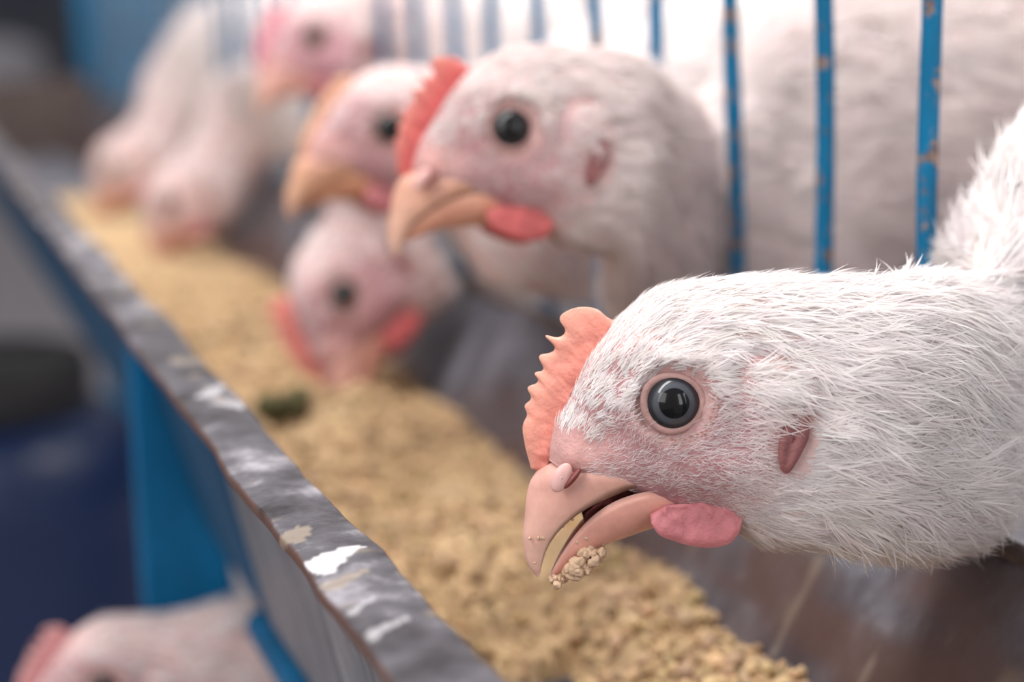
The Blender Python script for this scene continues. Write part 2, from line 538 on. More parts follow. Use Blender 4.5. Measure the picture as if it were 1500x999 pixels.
tag(cro, 'loose tan feed granules scattered over the meal in the trough', 'feed', kind='stuff')

# small dark dropping on the feed
dp = onplane(415, 612, 2, -16.4)
lump = []
DV, DF = ico_proto(3)
for k in range(7):
    rr = rng.uniform(.28, .55)
    cpos = dp + np.array([rng.uniform(-.5, .5), rng.uniform(-.8, .8), .2 + .09 * k])
    lump.append((DV * (.4 + 1.1 * noise(DV, 2.0, 3, k + 40))[:, None] * rr + cpos, DF))
LV, LF = join(lump)
o = mesh_obj('dropping', LV, LF, M_crumb, col=np.tile([[.10, .095, .05]], (len(LV), 1)))
tag(o, 'small dark green dropping lying on the feed by the rim', 'dropping')

# ------------------------------------------------------------------ chickens
HU = 1.286                        # cm: 100 px of the nearest head
EY = np.array([985.0, 590.0])
def ab(p):                        # traced profile point -> head coordinates
    p = np.asarray(p, float)
    return np.stack([(p[..., 0] - EY[0]) / 100, (EY[1] - p[..., 1]) / 100], -1)

HEAD = [  # top, bottom of each slice of the head, half width
    ((812, 676), (862, 708), .40), ((814, 650), (918, 720), .59), ((822, 622), (956, 734), .69), ((838, 592), (985, 746), .80),
    ((857, 552), (1015, 757), .93), ((884, 507), (1045, 766), 1.02), ((922, 462), (1080, 778), 1.10), ((970, 430), (1112, 795), 1.16),
    ((1040, 415), (1150, 803), 1.20), ((1120, 410), (1190, 805), 1.26)]
UPPER = [((868, 680), (998, 709), .60), ((834, 676), (994, 708), .69), ((804, 686), (966, 710), .675), ((788, 704), (932, 715), .60), ((781, 725), (895, 731), .49),
         ((777, 765), (857, 752), .38), ((775, 795), (828, 778), .28), ((779, 821), (811, 804), .19), ((787, 839), (803, 829), .11), ((797, 850), (800, 846), .03)]
LOWER = [((1000, 716), (1020, 762), .60), ((950, 719), (965, 778), .66), ((915, 730), (930, 790), .54), ((885, 748), (900, 801), .43),
         ((860, 772), (873, 815), .33), ((838, 802), (851, 831), .22), ((821, 832), (830, 845), .11), ((814, 849), (817, 851), .03)]
COMB_IN = [(806, 694), (826, 655), (842, 622), (852, 592), (862, 562), (880, 532), (902, 500), (918, 472)]
COMB_OUT = [(787, 690), (777, 650), (775, 624), (782, 609), (776, 597), (788, 588), (781, 569), (793, 566), (799, 561), (790, 549), (806, 546), (798, 523), (815, 520), (823, 515),
            (806, 493), (829, 497), (838, 490), (828, 468), (847, 455), (866, 452), (890, 459), (899, 472)]
WAT_IN = [(957, 752), (980, 738), (1030, 734), (1070, 740), (1088, 752)]
WAT_OUT = [(957, 764), (966, 778), (990, 789), (1015, 796), (1050, 798), (1070, 792), (1083, 777), (1088, 757)]

def resample(p, n):
    p = np.asarray(p, float)
    d = np.concatenate([[0], np.cumsum(np.linalg.norm(np.diff(p, axis=0), axis=1))])
    q = np.linspace(0, d[-1], n)
    return np.stack([np.interp(q, d, p[:, 0]), np.interp(q, d, p[:, 1])], 1)

def blade(inner, outer, n, m, t0, t1, c0, waves=0, spread=0, sd=0):
    """fleshy leaf between two traced curves: verts (a,b,c), faces"""
    I, O = ab(resample(inner, n)), ab(resample(smooth_path(np.array(outer, float), 400), n))
    k2 = max(1, n // 60); O = np.where((np.arange(n)[:, None] > k2) & (np.arange(n)[:, None] < n - k2 - 1), np.stack([np.convolve(np.pad(O[:, k], k2, 'edge'), np.ones(2 * k2 + 1) / (2 * k2 + 1), 'valid') for k in (0, 1)], 1), O)
    kw = max(3, n // 7); Os = np.stack([np.convolve(np.pad(O[:, k], kw, 'edge'), np.ones(2 * kw + 1) / (2 * kw + 1), 'valid') for k in (0, 1)], 1)
    wE = np.minimum(1, np.minimum(np.arange(n), np.arange(n)[::-1]) / kw)[:, None]; Os = Os * wE + O * (1 - wE)
    r = np.linspace(0, 1, m)
    out = []
    for sgn in (1, -1):
        ss = np.sin(np.linspace(0, math.pi, n)) ** .35
        P = I[:, None] * (1 - r[None, :, None]) + Os[:, None] * r[None, :, None] + (O - Os)[:, None] * (r ** 3)[None, :, None]
        th = (t0 * (1 - r) + t1 * np.sqrt(np.maximum(0, 1 - r ** 3)))[None] * (.25 + .75 * ss[:, None])
        th[:, -1] = 0
        p3 = np.concatenate([P.reshape(-1, 2), np.zeros((n * m, 1))], 1)
        th = th * (1 + .6 * (noise(p3, 9, 2, sd).reshape(n, m) - .5))
        cc = c0 + sgn * th + waves * np.sin(np.linspace(0, 9, n))[:, None] * r[None] + spread * r[None]
        out.append(np.concatenate([P, cc[..., None]], 2).reshape(-1, 3))
    f1 = grid_faces(n, m); f2 = f1[:, ::-1] + n * m
    e0 = [[i * m, (i + 1) * m, (i + 1) * m + n * m, i * m + n * m] for i in range(n - 1)]
    ends = [[j, j + n * m, j + 1 + n * m, j + 1] for j in range(m - 1)] + [[(n-1)*m + j, (n-1)*m + j + 1, (n-1)*m + j + 1 + n*m, (n-1)*m + j + n*m] for j in range(m - 1)]
    rr = np.tile(np.tile(r, n), 2)
    return np.concatenate(out), f1.tolist() + f2.tolist() + e0 + ends, rr

def bill(pairs, upper, n=46, m=22):
    T = ab([p[0] for p in pairs]); E = ab([p[1] for p in pairs]); wd = np.array([[p[2]] for p in pairs])
    t = np.concatenate([[0], np.cumsum(np.linalg.norm(np.diff((T + E) / 2, axis=0), axis=1))])
    S = smooth_path(np.concatenate([T, E, wd], 1), n, t)
    V = []
    for row in S:
        a, b, w_ = row[:2], row[2:4], max(row[4], .012)
        edge, ridge = (b, a) if upper else (a, b)
        th = np.linspace(0, math.pi, m)
        x = np.cos(th) * w_
        k = np.sin(th) ** (.85 if upper else .8)
        pts = edge[None] + (ridge - edge)[None] * k[:, None]
        arch = np.concatenate([pts, x[:, None]], 1)
        th2 = np.linspace(math.pi, 0, 10)[1:-1]
        x2 = np.cos(th2) * w_ * .97
        k2 = .42 * np.sin(th2) ** .6
        pts2 = edge[None] + (ridge - edge)[None] * k2[:, None]
        V.append(np.concatenate([arch, np.concatenate([pts2, x2[:, None]], 1)]))
    M_ = len(V[0])
    V = np.concatenate(V)
    Fc = grid_faces(n, M_, True).tolist()
    Fc.append(list(range(M_))); Fc.append(list(range((n - 1) * M_, n * M_))[::-1])
    return V, Fc, M_

def sphere(c, r, nu=24, nv=16):
    th = np.linspace(0, 2 * math.pi, nu, endpoint=False); ph = np.linspace(0.02, math.pi - .02, nv)
    V = np.stack([np.outer(np.sin(ph), np.cos(th)), np.outer(np.sin(ph), np.sin(th)), np.outer(np.cos(ph), np.ones(nu))], 2).reshape(-1, 3)
    Fc = grid_faces(nv, nu, True).tolist() + [list(range(nu)), list(range((nv - 1) * nu, nv * nu))[::-1]]
    return V * r + c, Fc

def gauss(P, c, s):
    return np.exp(-(((P[:, 0] - c[0]) / s[0]) ** 2 + ((P[:, 1] - c[1]) / s[1]) ** 2))

def rot(axis, deg):
    return np.array(Matrix.Rotation(math.radians(deg), 3, axis))

CAMB = R                                             # columns: right, up, towards lens

def strips(root, nor, dirv, L, W, lift, droop, tint, K=4):
    """curved tapering feather strips, vectorised"""
    n = len(root)
    side = np.cross(dirv, nor); side /= np.linalg.norm(side, axis=1)[:, None] + 1e-9
    ts = np.linspace(0, 1, K)
    prof_w = np.interp(ts, [0, .3, .7, 1], [.55, 1, .75, .06])
    V = np.zeros((n, K, 2, 3)); C = np.zeros((n, K, 2, 3)); NN = np.zeros((n, K, 2, 3))
    nj = nor + rng.normal(0, .16, (n, 3)); nj /= np.linalg.norm(nj, axis=1)[:, None]
    NN[:] = nj[:, None, None, :]
    bend = rng.normal(0, .12, n)
    for k, t in enumerate(ts):
        ctr = root + dirv * (L * t)[:, None] + nor * ((lift * t - droop * t * t) * L)[:, None] + side * (bend * L * t * t)[:, None]
        V[:, k, 0] = ctr - side * (W * prof_w[k] * .5)[:, None]
        V[:, k, 1] = ctr + side * (W * prof_w[k] * .5)[:, None]
        C[:, k] = (tint * (1 if True else 1))[:, None, :]
    base = (np.arange(n) * K * 2)[:, None, None]
    k = np.arange(K - 1)[None, :, None]
    q = np.array([0, 1, 3, 2])[None, None, :]
    Fc = base + k * 2 + q
    return V.reshape(-1, 3), Fc.reshape(-1, 4), C.reshape(-1, 3), NN.reshape(-1, 3)

def wingless_body(p0, heading, zc, sc=1.0, length=24, lift=0):
    """rings of a standing broiler's trunk from the neck base on: (centre, up half, side half, width)"""
    h = nrm([heading[0], heading[1], 0]); s = np.array([h[1], -h[0], 0.0])
    out = []
    for t, hh, ww, dz in ((.18, 4.4, 3.8, 1.1), (.36, 6.4, 5.4, .4), (.55, 7.4, 6.2, 0), (.75, 7.2, 6.1, .2), (.93, 5.6, 5.0, .8), (1.07, 3.4, 3.0, 1.6), (1.17, 1.4, 1.2, 2.4)):
        c = np.array([p0[0], p0[1], zc + dz]) + h * length * t
        out.append((c, np.array([0, 0, hh * sc]), s * ww * sc * .74))
    return out

def chicken(label, eye, pose=0, yaw=8, tilt=0, sc=1.0, neck=(), body=None, feathers=1.0, comb_col=(.72, .26, .21), comb_scale=1.0,
            gape=0, wattle_col=(.57, .20, .22), detail=1, face=(.45, .235, .25), head_n=10, fluff=1.0, seed=1, ear=True, earcol=(.30, .115, .115), iris=(.018, .017, .018), beak_col=(.74, .41, .335), white=(.93, .895, .89), sub=120):
    """eye: world cm position of the near eye; pose: degrees the head is turned in the picture plane (beak towards the viewer's lower right is +)"""
    A = CAMB @ rot('Z', pose) @ rot('Y', yaw) @ rot('X', tilt)
    hu = HU * sc
    c_eye = 1.0
    org = eye - hu * (A @ np.array([0, 0, c_eye]))
    def W3(P): return org + hu * (np.asarray(P, float) @ A.T)
    def L3(P): return ((np.asarray(P, float) - org) @ A) / hu
    # ---- rings
    rings = []
    for (t, b, wd) in HEAD[:head_n]:
        T, B = ab(t), ab(b)
        c = (T + B) / 2; u = (T - B) / 2
        rings.append((W3(np.array([[*c, 0]]))[0], hu * (A @ np.array([*u, 0])), hu * wd * (A @ np.array([0, 0, 1.0]))))
    for (c, u, s) in neck: rings.append((np.array(c, float), np.array(u, float), np.array(s, float)))
    nh = head_n
    if body is not None:
        rings += body
    C = np.array([r[0] for r in rings]); U = np.array([r[1] for r in rings]); S = np.array([r[2] for r in rings])
    d = np.linalg.norm(np.diff(C, axis=0), axis=1)
    t = np.concatenate([[0], np.cumsum(np.maximum(d, .25))])
    NR, NT = int(sub * 1.9), 84 if detail else 48
    # denser rings on the head
    q = smooth_path(np.concatenate([C, U, S], 1), 700, t)
    tq = np.linspace(0, t[-1], 700)
    th_ = t[nh - 1] + 1.0
    fr = .55
    tt = np.concatenate([np.linspace(0, th_, int(NR * fr), endpoint=False), np.linspace(th_, t[-1], NR - int(NR * fr))])
    Q = np.stack([np.interp(tt, tq, q[:, k]) for k in range(9)], 1)
    th = np.linspace(0, 2 * math.pi, NT, endpoint=False)
    ex = 2 / 2.25
    ct, st = np.sign(np.cos(th)) * np.abs(np.cos(th)) ** ex, np.sign(np.sin(th)) * np.abs(np.sin(th)) ** ex
    G = Q[:, None, 0:3] + Q[:, None, 3:6] * st[None, :, None] + Q[:, None, 6:9] * ct[None, :, None]
    P = G.reshape(-1, 3)
    sarr = np.repeat(tt, NT)
    # ---- relief of the head
    l = L3(P)
    onhead = np.clip((th_ + 1.5 - sarr) / 1.5, 0, 1) * (np.abs(l[:, 0]) < 4)
    sg = np.sign(l[:, 2])
    e = l[:, :2]
    r_eye = np.hypot(e[:, 0], e[:, 1])
    disp = -.16 * np.exp(-(r_eye / .36) ** 2) + .06 * np.exp(-((r_eye - .62) / .12) ** 2) - .05 * np.exp(-((r_eye - .49) / .05) ** 2)
    disp += .10 * gauss(e, ab((950, 520)), (.9, .25))                          # brow
    disp += -.10 * gauss(e, ab((900, 640)), (.35, .35))                         # lores
    disp += .10 * gauss(e, ab((1040, 690)), (.7, .35))                          # cheek
    disp += .09 * gauss(e, ab((1122, 590)), (.36, .46)) - .07 * gauss(e, ab((1078, 565)), (.16, .40)) - .09 * gauss(e, ab((1120, 520)), (.38, .12))
    disp += -.08 * gauss(e, ab((1168, 610)), (.16, .5))
    disp += .05 * (noise(l, 2.2, 3, seed) - .5) + .03 * (noise(l, 7, 2, seed + 1) - .5)
    l2 = l.copy(); l2[:, 2] += sg * disp * np.clip(np.abs(l[:, 2]) / .35, 0, 1) * onhead
    P = W3(l2)
    body_n = np.clip((sarr - th_) / 3, 0, 1)
    P += (body_n * .35 * (noise(P, .55, 3, seed + 2) - .5))[:, None] * np.array([.4, -1, .6])
    G = P.reshape(-1, NT, 3)
    nR = len(G)
    faces = grid_faces(nR, NT, True).tolist() + [list(range(NT)), list(range((nR - 1) * NT, nR * NT))[::-1]]
    # ---- skin colours: pink face, paler under the plumage
    fw_ = np.clip(1.15 - np.hypot((e[:, 0] + .15) / 1.75, (e[:, 1] + .55) / 1.5), 0, 1) * onhead
    fw_ = np.clip(fw_ * 2.2, 0, 1)
    skin = np.array([.70, .49, .47])[None] * (1 - fw_[:, None]) + np.array(face)[None] * fw_[:, None]
    bw_ = np.clip((sarr - th_ - 2) / 5, 0, 1)[:, None]
    skin = skin * (1 - bw_) + np.array([.84, .76, .74]) * bw_
    front = gauss(e, ab((850, 665)), (.55, .45))[:, None] * onhead[:, None]
    skin = skin * (1 - .8 * front) + np.array([.74, .42, .38]) * .8 * front
    lid = np.exp(-((r_eye - .50) / .12) ** 2)[:, None] * onhead[:, None]
    skin = skin * (1 - .6 * lid) + np.array([.62, .42, .38]) * .6 * lid
    crease = (1.4 * gauss(e, ab((1116, 524)), (.42, .12)) + gauss(e, ab((1165, 590)), (.13, .5)))[:, None] * onhead[:, None]
    skin = skin * (1 - .6 * np.clip(crease, 0, 1)) + np.array([.48, .24, .24]) * .6 * np.clip(crease, 0, 1)
    root = empty('chicken', G[:, :, :].reshape(-1, 3).mean(0) * [1, 1, 0] + [0, 0, -16])
    tag(root, label, 'chicken', 'chickens feeding at the trough')
    mesh_obj('body', P, faces, M_skin, root, col=skin)
    bv = BVHTree.FromPolygons(L3(P).tolist(), faces)
    def surf(a, b, side=1):
        hit = bv.ray_cast(Vector((a, b, 3.0 * side)), Vector((0, 0, -side)))
        if hit[0] is None: return .6 * side, np.array([0, 0, 1.0 * side])
        return hit[0][2], np.array(hit[1])
    # ---- comb
    n_c = 150 if detail else 70
    V, Fc, rr = blade(COMB_IN, COMB_OUT, n_c, 12, .13, .07, 0, waves=.02, sd=seed)
    if comb_scale != 1:
        base = np.repeat(ab(resample(COMB_IN, n_c)), 12, 0); base = np.concatenate([base, base])
        V[:, :2] = base + (V[:, :2] - base) * comb_scale
    cc = np.array(comb_col)[None] * (1 - .25 * noise(V, 5, 2, seed)[:, None]) * (1 - rr[:, None] * .0) + rr[:, None] ** 2 * np.array([.05, .12, .08])
    mesh_obj('comb', W3(V), Fc, M_comb, root, col=cc)
    # ---- beak
    V, Fc, M_ = bill(UPPER, True)
    e2 = V[:, :2]
    # groove along the cere and nostril hollow
    V[:, 2] -= np.sign(V[:, 2]) * .05 * gauss(e2, ab((848, 700)), (.16, .2))
    tipw = np.clip((ab((0, 730))[1] - e2[:, 1]) / 1.0, 0, 1)[:, None]
    bc = np.array(beak_col)[None] * (1 - .5 * tipw) + np.array([.76, .52, .42]) * .5 * tipw
    pinkb = gauss(e2, ab((840, 690)), (.45, .35))[:, None]
    bc = bc * (1 - .5 * pinkb) + np.array([.76, .43, .39]) * .5 * pinkb
    inner = (np.arange(len(V)) % M_) >= 22
    bc[inner] = (.26, .07, .06)
    def jaw(V, ang):
        piv = ab((985, 712)); q = V.copy(); cs, sn = math.cos(math.radians(ang)), math.sin(math.radians(ang))
        dd = q[:, :2] - piv
        q[:, 0] = piv[0] + dd[:, 0] * cs - dd[:, 1] * sn; q[:, 1] = piv[1] + dd[:, 0] * sn + dd[:, 1] * cs
        return q
    ub = mesh_obj('upper_beak', W3(V), Fc, M_beak, root, col=bc)
    V2, Fc2, M2 = bill(LOWER, False)
    bc2 = np.tile(np.array(beak_col) * [.96, .86, .86], (len(V2), 1))
    inner2 = (np.arange(len(V2)) % M2) >= 22
    bc2[inner2] = (.34, .11, .10)
    mesh_obj('lower_beak', W3(jaw(V2, gape)), Fc2, M_beak, root, col=bc2)
    if detail:
        bvb = BVHTree.FromPolygons(V.tolist(), Fc)
        for side in (1, -1):
            def bs(a, b):
                h1 = bvb.ray_cast(Vector((a, b, 3.0 * side)), Vector((0, 0, -side)))
                z1 = h1[0][2] if h1[0] else 0
                z2 = surf(a, b, side)[0]
                return max(z1 * side, z2 * side) * side
            fl = []
            for cpx, rr3, ang, colr in (((829, 699), (.13, .23, .085), -28, (.74, .45, .42)),):
                p = ab(cpx); sv, sf = sphere(np.zeros(3), 1, 28, 18)
                sv = sv * np.array(rr3); ca, sa = math.cos(math.radians(ang)), math.sin(math.radians(ang))
                sv = np.stack([sv[:, 0] * ca - sv[:, 1] * sa + p[0], sv[:, 0] * sa + sv[:, 1] * ca + p[1], sv[:, 2] + bs(*p)], 1)
                mesh_obj('nostril_flap', W3(sv), sf, M_beak, root, col=np.tile(colr, (len(sv), 1)))
            p = ab((845, 700)); sv, sf = sphere(np.zeros(3), 1, 24, 14)
            sv = sv * np.array((.05, .19, .09)); ca, sa = math.cos(math.radians(-40)), math.sin(math.radians(-40))
            sv = np.stack([sv[:, 0] * ca - sv[:, 1] * sa + p[0], sv[:, 0] * sa + sv[:, 1] * ca + p[1], sv[:, 2] + bs(*p) + side * .02], 1)
            mesh_obj('nostril', W3(sv), sf, M_beak, root, col=np.tile((.20, .05, .045), (len(sv), 1)))
    # ---- tongue and lining filling the open mouth, its inner shade put into the dark colour
    TI = [(985, 708), (950, 708), (915, 716), (885, 735), (862, 756)]; TO = [(985, 718), (950, 726), (918, 740), (892, 758), (868, 778)]
    V, Fc, rr = blade(TI, TO, 40, 8, .26, .22, 0)
    if gape == 0: mesh_obj('tongue', W3(V), Fc, M_skin, root, col=np.tile((.13, .03, .03), (len(V), 1)))
    # ---- wattles
    for side in (1, -1):
        V, Fc, rr = blade(WAT_IN, WAT_OUT, 60, 12, .10, .10, side * .60, waves=.02, spread=side * .16, sd=seed + 3)
        cw = np.array(wattle_col)[None] * (1.1 - .35 * noise(V, 3, 2, seed)[:, None])
        mesh_obj('wattle', W3(V), Fc, M_comb, root, col=cw)
    # ---- eyes
    for side in (1, -1):
        zc = surf(.0, .0, side)[0]
        zref = np.median([surf(.55 * math.cos(k), .55 * math.sin(k), side)[0] for k in np.linspace(0, 6.28, 12)])
        R_e = .46
        ctr = np.array([0, 0, zref - side * (.262)])
        V, Fc = sphere(np.zeros(3), R_e, 40, 30)
        V[:, 2] *= side
        rxy = np.hypot(V[:, 0], V[:, 1])
        ec = np.where((rxy < .30)[:, None], np.array(iris), np.array([.018, .018, .022]))
        iris_ring = np.exp(-((rxy - .255) / .05) ** 2)[:, None]  # paler ring in the iris colour
        ec = ec + iris_ring * np.array(iris) * .6
        eo = mesh_obj('eye', W3(V + ctr), Fc if side == 1 else [f[::-1] for f in Fc], M_eye, root, col=ec)
        # pupil: a thin domed cap over the iris
        k = 28; m_ = 8
        th2 = np.linspace(0, 2 * math.pi, k, endpoint=False)
        pr = np.linspace(.002, .215, m_)
        pv = np.stack([np.outer(pr, np.cos(th2)), np.outer(pr, np.sin(th2)), np.outer(side * (np.sqrt(R_e ** 2 - pr ** 2) + .006), np.ones(k))], 2).reshape(-1, 3)
        pf = grid_faces(m_, k, True)
        pf = pf if side == 1 else pf[:, ::-1]
        po = mesh_obj('pupil', W3(pv + ctr), pf, M_eye, None, col=np.tile((.004, .004, .005), (len(pv), 1)))
        po.data.transform(Matrix.Translation(-Vector(root.location))); po.parent = eo
        # eyelid: rolled fleshy ring plus a beaded outer rim
        n_, m2 = 64, 14
        th3 = np.linspace(0, 2 * math.pi, n_, endpoint=False)
        parts = []
        def ring(rad, tub, zoff, flat, squash):
            out = []
            for a_ in th3:
                rr_ = rad * (1 + .03 * math.sin(3 * a_ + 1)) 
                c3 = np.array([math.cos(a_) * rr_ * 1.03, math.sin(a_) * rr_ * squash, 0])
                z = ctr[2] + side * .262
                for b_ in np.linspace(0, 2 * math.pi, m2, endpoint=False):
                    out.append([c3[0] + math.cos(a_) * tub * math.cos(b_), c3[1] + math.sin(a_) * tub * math.cos(b_), z + side * (zoff + flat * math.sin(b_))])
            f_ = []
            for i in range(n_):
                for j in range(m2):
                    i2, j2 = (i + 1) % n_, (j + 1) % m2
                    f_.append([i * m2 + j, i2 * m2 + j, i2 * m2 + j2, i * m2 + j2][::side])
            return np.array(out), f_
        parts.append(ring(.40, .062, -.03, .06, .95))
        nb = 54
        for a_ in np.linspace(0, 2 * math.pi, nb, endpoint=False):
            for ro in ((.58,) if detail == 0 else (.545, .60)):
                ra = ro + rng.uniform(-.015, .015)
                a2 = a_ + rng.uniform(-.04, .04)
                if (math.sin(a2) > .35 or math.cos(a2) < -.5) and rng.random() < .75: continue
                cpos = np.array([math.cos(a2) * ra * 1.05, math.sin(a2) * ra * .97, 0]); cpos[2] = surf(cpos[0], cpos[1], side)[0]
                parts.append((ICO_V * rng.uniform(.014, .026) + cpos, ICO_F.tolist()))
        LVv, LFf = join(parts)
        lc = np.array([.44, .265, .245])[None] * (.85 + .35 * noise(LVv, 4, 2, 5)[:, None]) * (1 + .25 * np.clip(LVv[:, :1] - LVv[:, 1:2], -1, 1)); lc[n_ * m2:] = (.46, .27, .22)
        mesh_obj('eyelid', W3(LVv), LFf, M_skin, root, col=lc)
        # ---- ear lobe
        p = ab((1153, 640)); z = surf(*p, side)[0]
        sv, sf = sphere(np.zeros(3), 1, 28, 20)
        sv = sv * np.array((.21, .50, .10)); sv[:, 0] *= np.interp(sv[:, 1], [-.46, 0, .46], [.72, 1, .80])
        sv[:, 2] -= side * .05 * np.exp(-((sv[:, 0] + .02) / .07) ** 2) * (sv[:, 2] * side > 0)
        sv[:, 0] += .10 * sv[:, 1] + .06 * np.sin(sv[:, 1] * 3)
        sv = sv + np.array([p[0], p[1], z + side * .05])
        mesh_obj('ear_lobe', W3(sv), sf, M_comb, root, col=np.array(earcol)[None] * (1.1 - .4 * noise(sv, 6, 2, 3)[:, None]))
    # ---- plumage
    a4 = np.array(grid_faces(nR, NT, True))
    p0, p1, p2, p3 = (P[a4[:, k]] for k in range(4))
    fc = (p0 + p1 + p2 + p3) / 4
    nv = np.cross(p2 - p0, p3 - p1); ar = np.linalg.norm(nv, axis=1) / 2
    nv /= 2 * ar[:, None] + 1e-12
    cen = np.repeat(G.mean(1), NT, 0)[:len(fc)]
    flip = np.sign(np.sum(nv * (fc - cen), 1)); nv *= flip[:, None]
    back = (p3 + p2 - p0 - p1); back /= np.linalg.norm(back, axis=1)[:, None] + 1e-9
    lf = L3(fc); ef = lf[:, :2]; sf_ = np.repeat(tt[:-1], NT)
    hd = np.clip((th_ + 1.5 - sf_) / 1.5, 0, 1)
    re = np.hypot(ef[:, 0], ef[:, 1])
    faceness = np.clip((1.12 - np.hypot((ef[:, 0] - .10 - .30 * (ef[:, 1] + .9)) / 1.55, (ef[:, 1] + .95) / 1.16)) * 3.0, 0, 1) * hd
    crown = np.clip((ef[:, 1] - .55) * 2, 0, 1) * hd
    neckw = np.clip((sf_ - th_ + 3.0) / 3.5, 0, 1)
    bodyw = np.clip((sf_ - th_ - 3) / 8, 0, 1)
    # feather length / width / count per square head unit
    Lh = .30 * (1 - faceness) + .15 * faceness
    Lh = np.where(ef[:, 0] < ab((930, 0))[0], np.minimum(Lh, .20), Lh)
    Lh = Lh * (1 - neckw) + .88 * neckw; Lh = Lh * (1 - bodyw) + 1.25 * bodyw
    Wh = .021 * (1 - faceness) + .0105 * faceness
    Wh = Wh * (1 - neckw) + .030 * neckw; Wh = Wh * (1 - bodyw) + .075 * bodyw
    rho = 300 * (1 - faceness) + 170 * faceness
    rho = rho * (1 - neckw) + 115 * neckw; rho = rho * (1 - bodyw) + 62 * bodyw
    bare = (re < .47) | ((re < .58) & (ef[:, 1] < .1)) | (gauss(ef, ab((835, 672)), (.38, .42)) > .45) * (hd > .5)
    combz = (np.abs(lf[:, 2]) < .20) & (ef[:, 0] < ab((900, 470))[0]) & (hd > .5)
    earz = gauss(ef, ab((1143, 643)), (.37, .54)) > .42
    gp = gauss(ef, ab((960, 722)), (.5, .14)) > .5
    crz = gauss(ef, ab((1098, 526)), (.46, .15)) > .5
    rho = np.where((bare | combz | ((earz | gp | crz) & (hd > .3))), 0, rho)
    rho = np.where(sf_ < .2, 0, rho)
    if detail == 0: rho *= .35; Wh *= 1.7
    wgt = rho * ar / hu ** 2 * feathers
    tot = int(wgt.sum())
    idx = rng.choice(len(fc), tot, p=wgt / wgt.sum())
    u1, u2 = rng.random((tot, 1)), rng.random((tot, 1))
    q0, q1, q2, q3 = (P[a4[idx, k]] for k in range(4))
    rt = (q0 * (1 - u1) + q1 * u1) * (1 - u2) + (q3 * (1 - u1) + q2 * u1) * u2
    nn = nv[idx]
    dv = back[idx]
    # swirl: low-frequency fanning of the direction plus individual jitter
    sd_ = np.cross(nn, dv)
    fl = L3(rt)
    ang = (noise(fl, 1.3, 2, seed + 7) - .5) * 1.5 * (.35 + .65 * neckw[idx]) + (noise(fl, 5, 1, seed + 8) - .5) * .9 + rng.normal(0, .16, tot)
    dv = dv * np.cos(ang)[:, None] + sd_ * np.sin(ang)[:, None]
    dv += np.array([0, 0, -.28])[None] * (neckw[idx] * .9)[:, None]
    dv -= nn * np.sum(dv * nn, 1)[:, None]
    dv /= np.linalg.norm(dv, axis=1)[:, None]
    L = Lh[idx] * hu * rng.uniform(.65, 1.3, tot) * fluff
    Wd = Wh[idx] * hu * rng.uniform(.6, 1.4, tot)
    lift = rng.uniform(.08, .32, tot) * (1 - .6 * bodyw[idx]) + .12 * faceness[idx]; droop = lift * rng.uniform(.5, .95, tot)
    # each feather is a tuft of barbs that gather towards the tip
    nb = 6 if detail else 2
    rts, ds, ns, Ls, Ws, lf_, dr, tn_ = [], [], [], [], [], [], [], []
    tintv = np.array(white)[None] * (1 + rng.uniform(-.09, .07, (tot, 1))) + rng.uniform(-.012, .012, (tot, 3))
    fcl = faceness[idx][:, None]
    tintv = tintv * (1 - .3 * fcl) + np.array([.80, .62, .64]) * .3 * fcl
    side0 = np.cross(dv, nn)
    for k in range(nb):
        off = (k - (nb - 1) / 2)
        spread = (faceness[idx] * .07 + .012) * hu
        rts.append(rt + side0 * (Wd * off * 1.0 * (1 - faceness[idx]) + rng.normal(0, 1, tot) * spread)[:, None] + dv * (rng.normal(0, 1, tot) * spread)[:, None]); dk = dv - side0 * (off * .07 + rng.normal(0, .09, tot) + rng.normal(0, .28, tot) * faceness[idx])[:, None]
        ds.append(dk / np.linalg.norm(dk, axis=1)[:, None]); ns.append(nn)
        Ls.append(L * rng.uniform(.75, 1.15, tot)); Ws.append(Wd * (.8 if nb > 1 else 1)); lf_.append(lift + rng.normal(0, .06, tot)); dr.append(droop); tn_.append(tintv)
    cat = np.concatenate
    FV, FF, FC, FN = strips(cat(rts) - cat(ns) * .01, cat(ns), cat(ds), cat(Ls), cat(Ws), cat(lf_), cat(dr), np.clip(cat(tn_), 0, 1), 5 if detail else 4)
    def clear(FV, FF, FC, FN, K):
        Q = FV.reshape(-1, K * 2, 3)
        byv = np.array(bar_y)
        k = np.clip(np.round((Q[..., 1] - byv[0]) / 5.05).astype(int), 0, len(byv) - 1)
        bad = (np.hypot(Q[..., 0] - BX, Q[..., 1] - byv[k]) < .42).any(1)
        bad |= (np.hypot(Q[..., 0] - 21.45, Q[..., 2] + 12.78) < .40).any(1)
        if Q[..., 2].mean() > -20: bad |= (Q[..., 2] < -16.6).any(1)
        ok = ~bad
        n = int(ok.sum())
        f = ((np.arange(n) * K * 2)[:, None, None] + FF.reshape(len(Q), -1, 4)[:1] - FF.reshape(len(Q), -1, 4)[0].min()).reshape(-1, 4)
        sel = np.repeat(ok, K * 2)
        return FV[sel], f, FC[sel], FN[sel]
    KK = 5 if detail else 4
    FV, FF, FC, FN = clear(FV, FF, FC, FN, KK)
    mesh_obj('plumage', FV, FF, M_feather, root, col=FC, normals=FN)
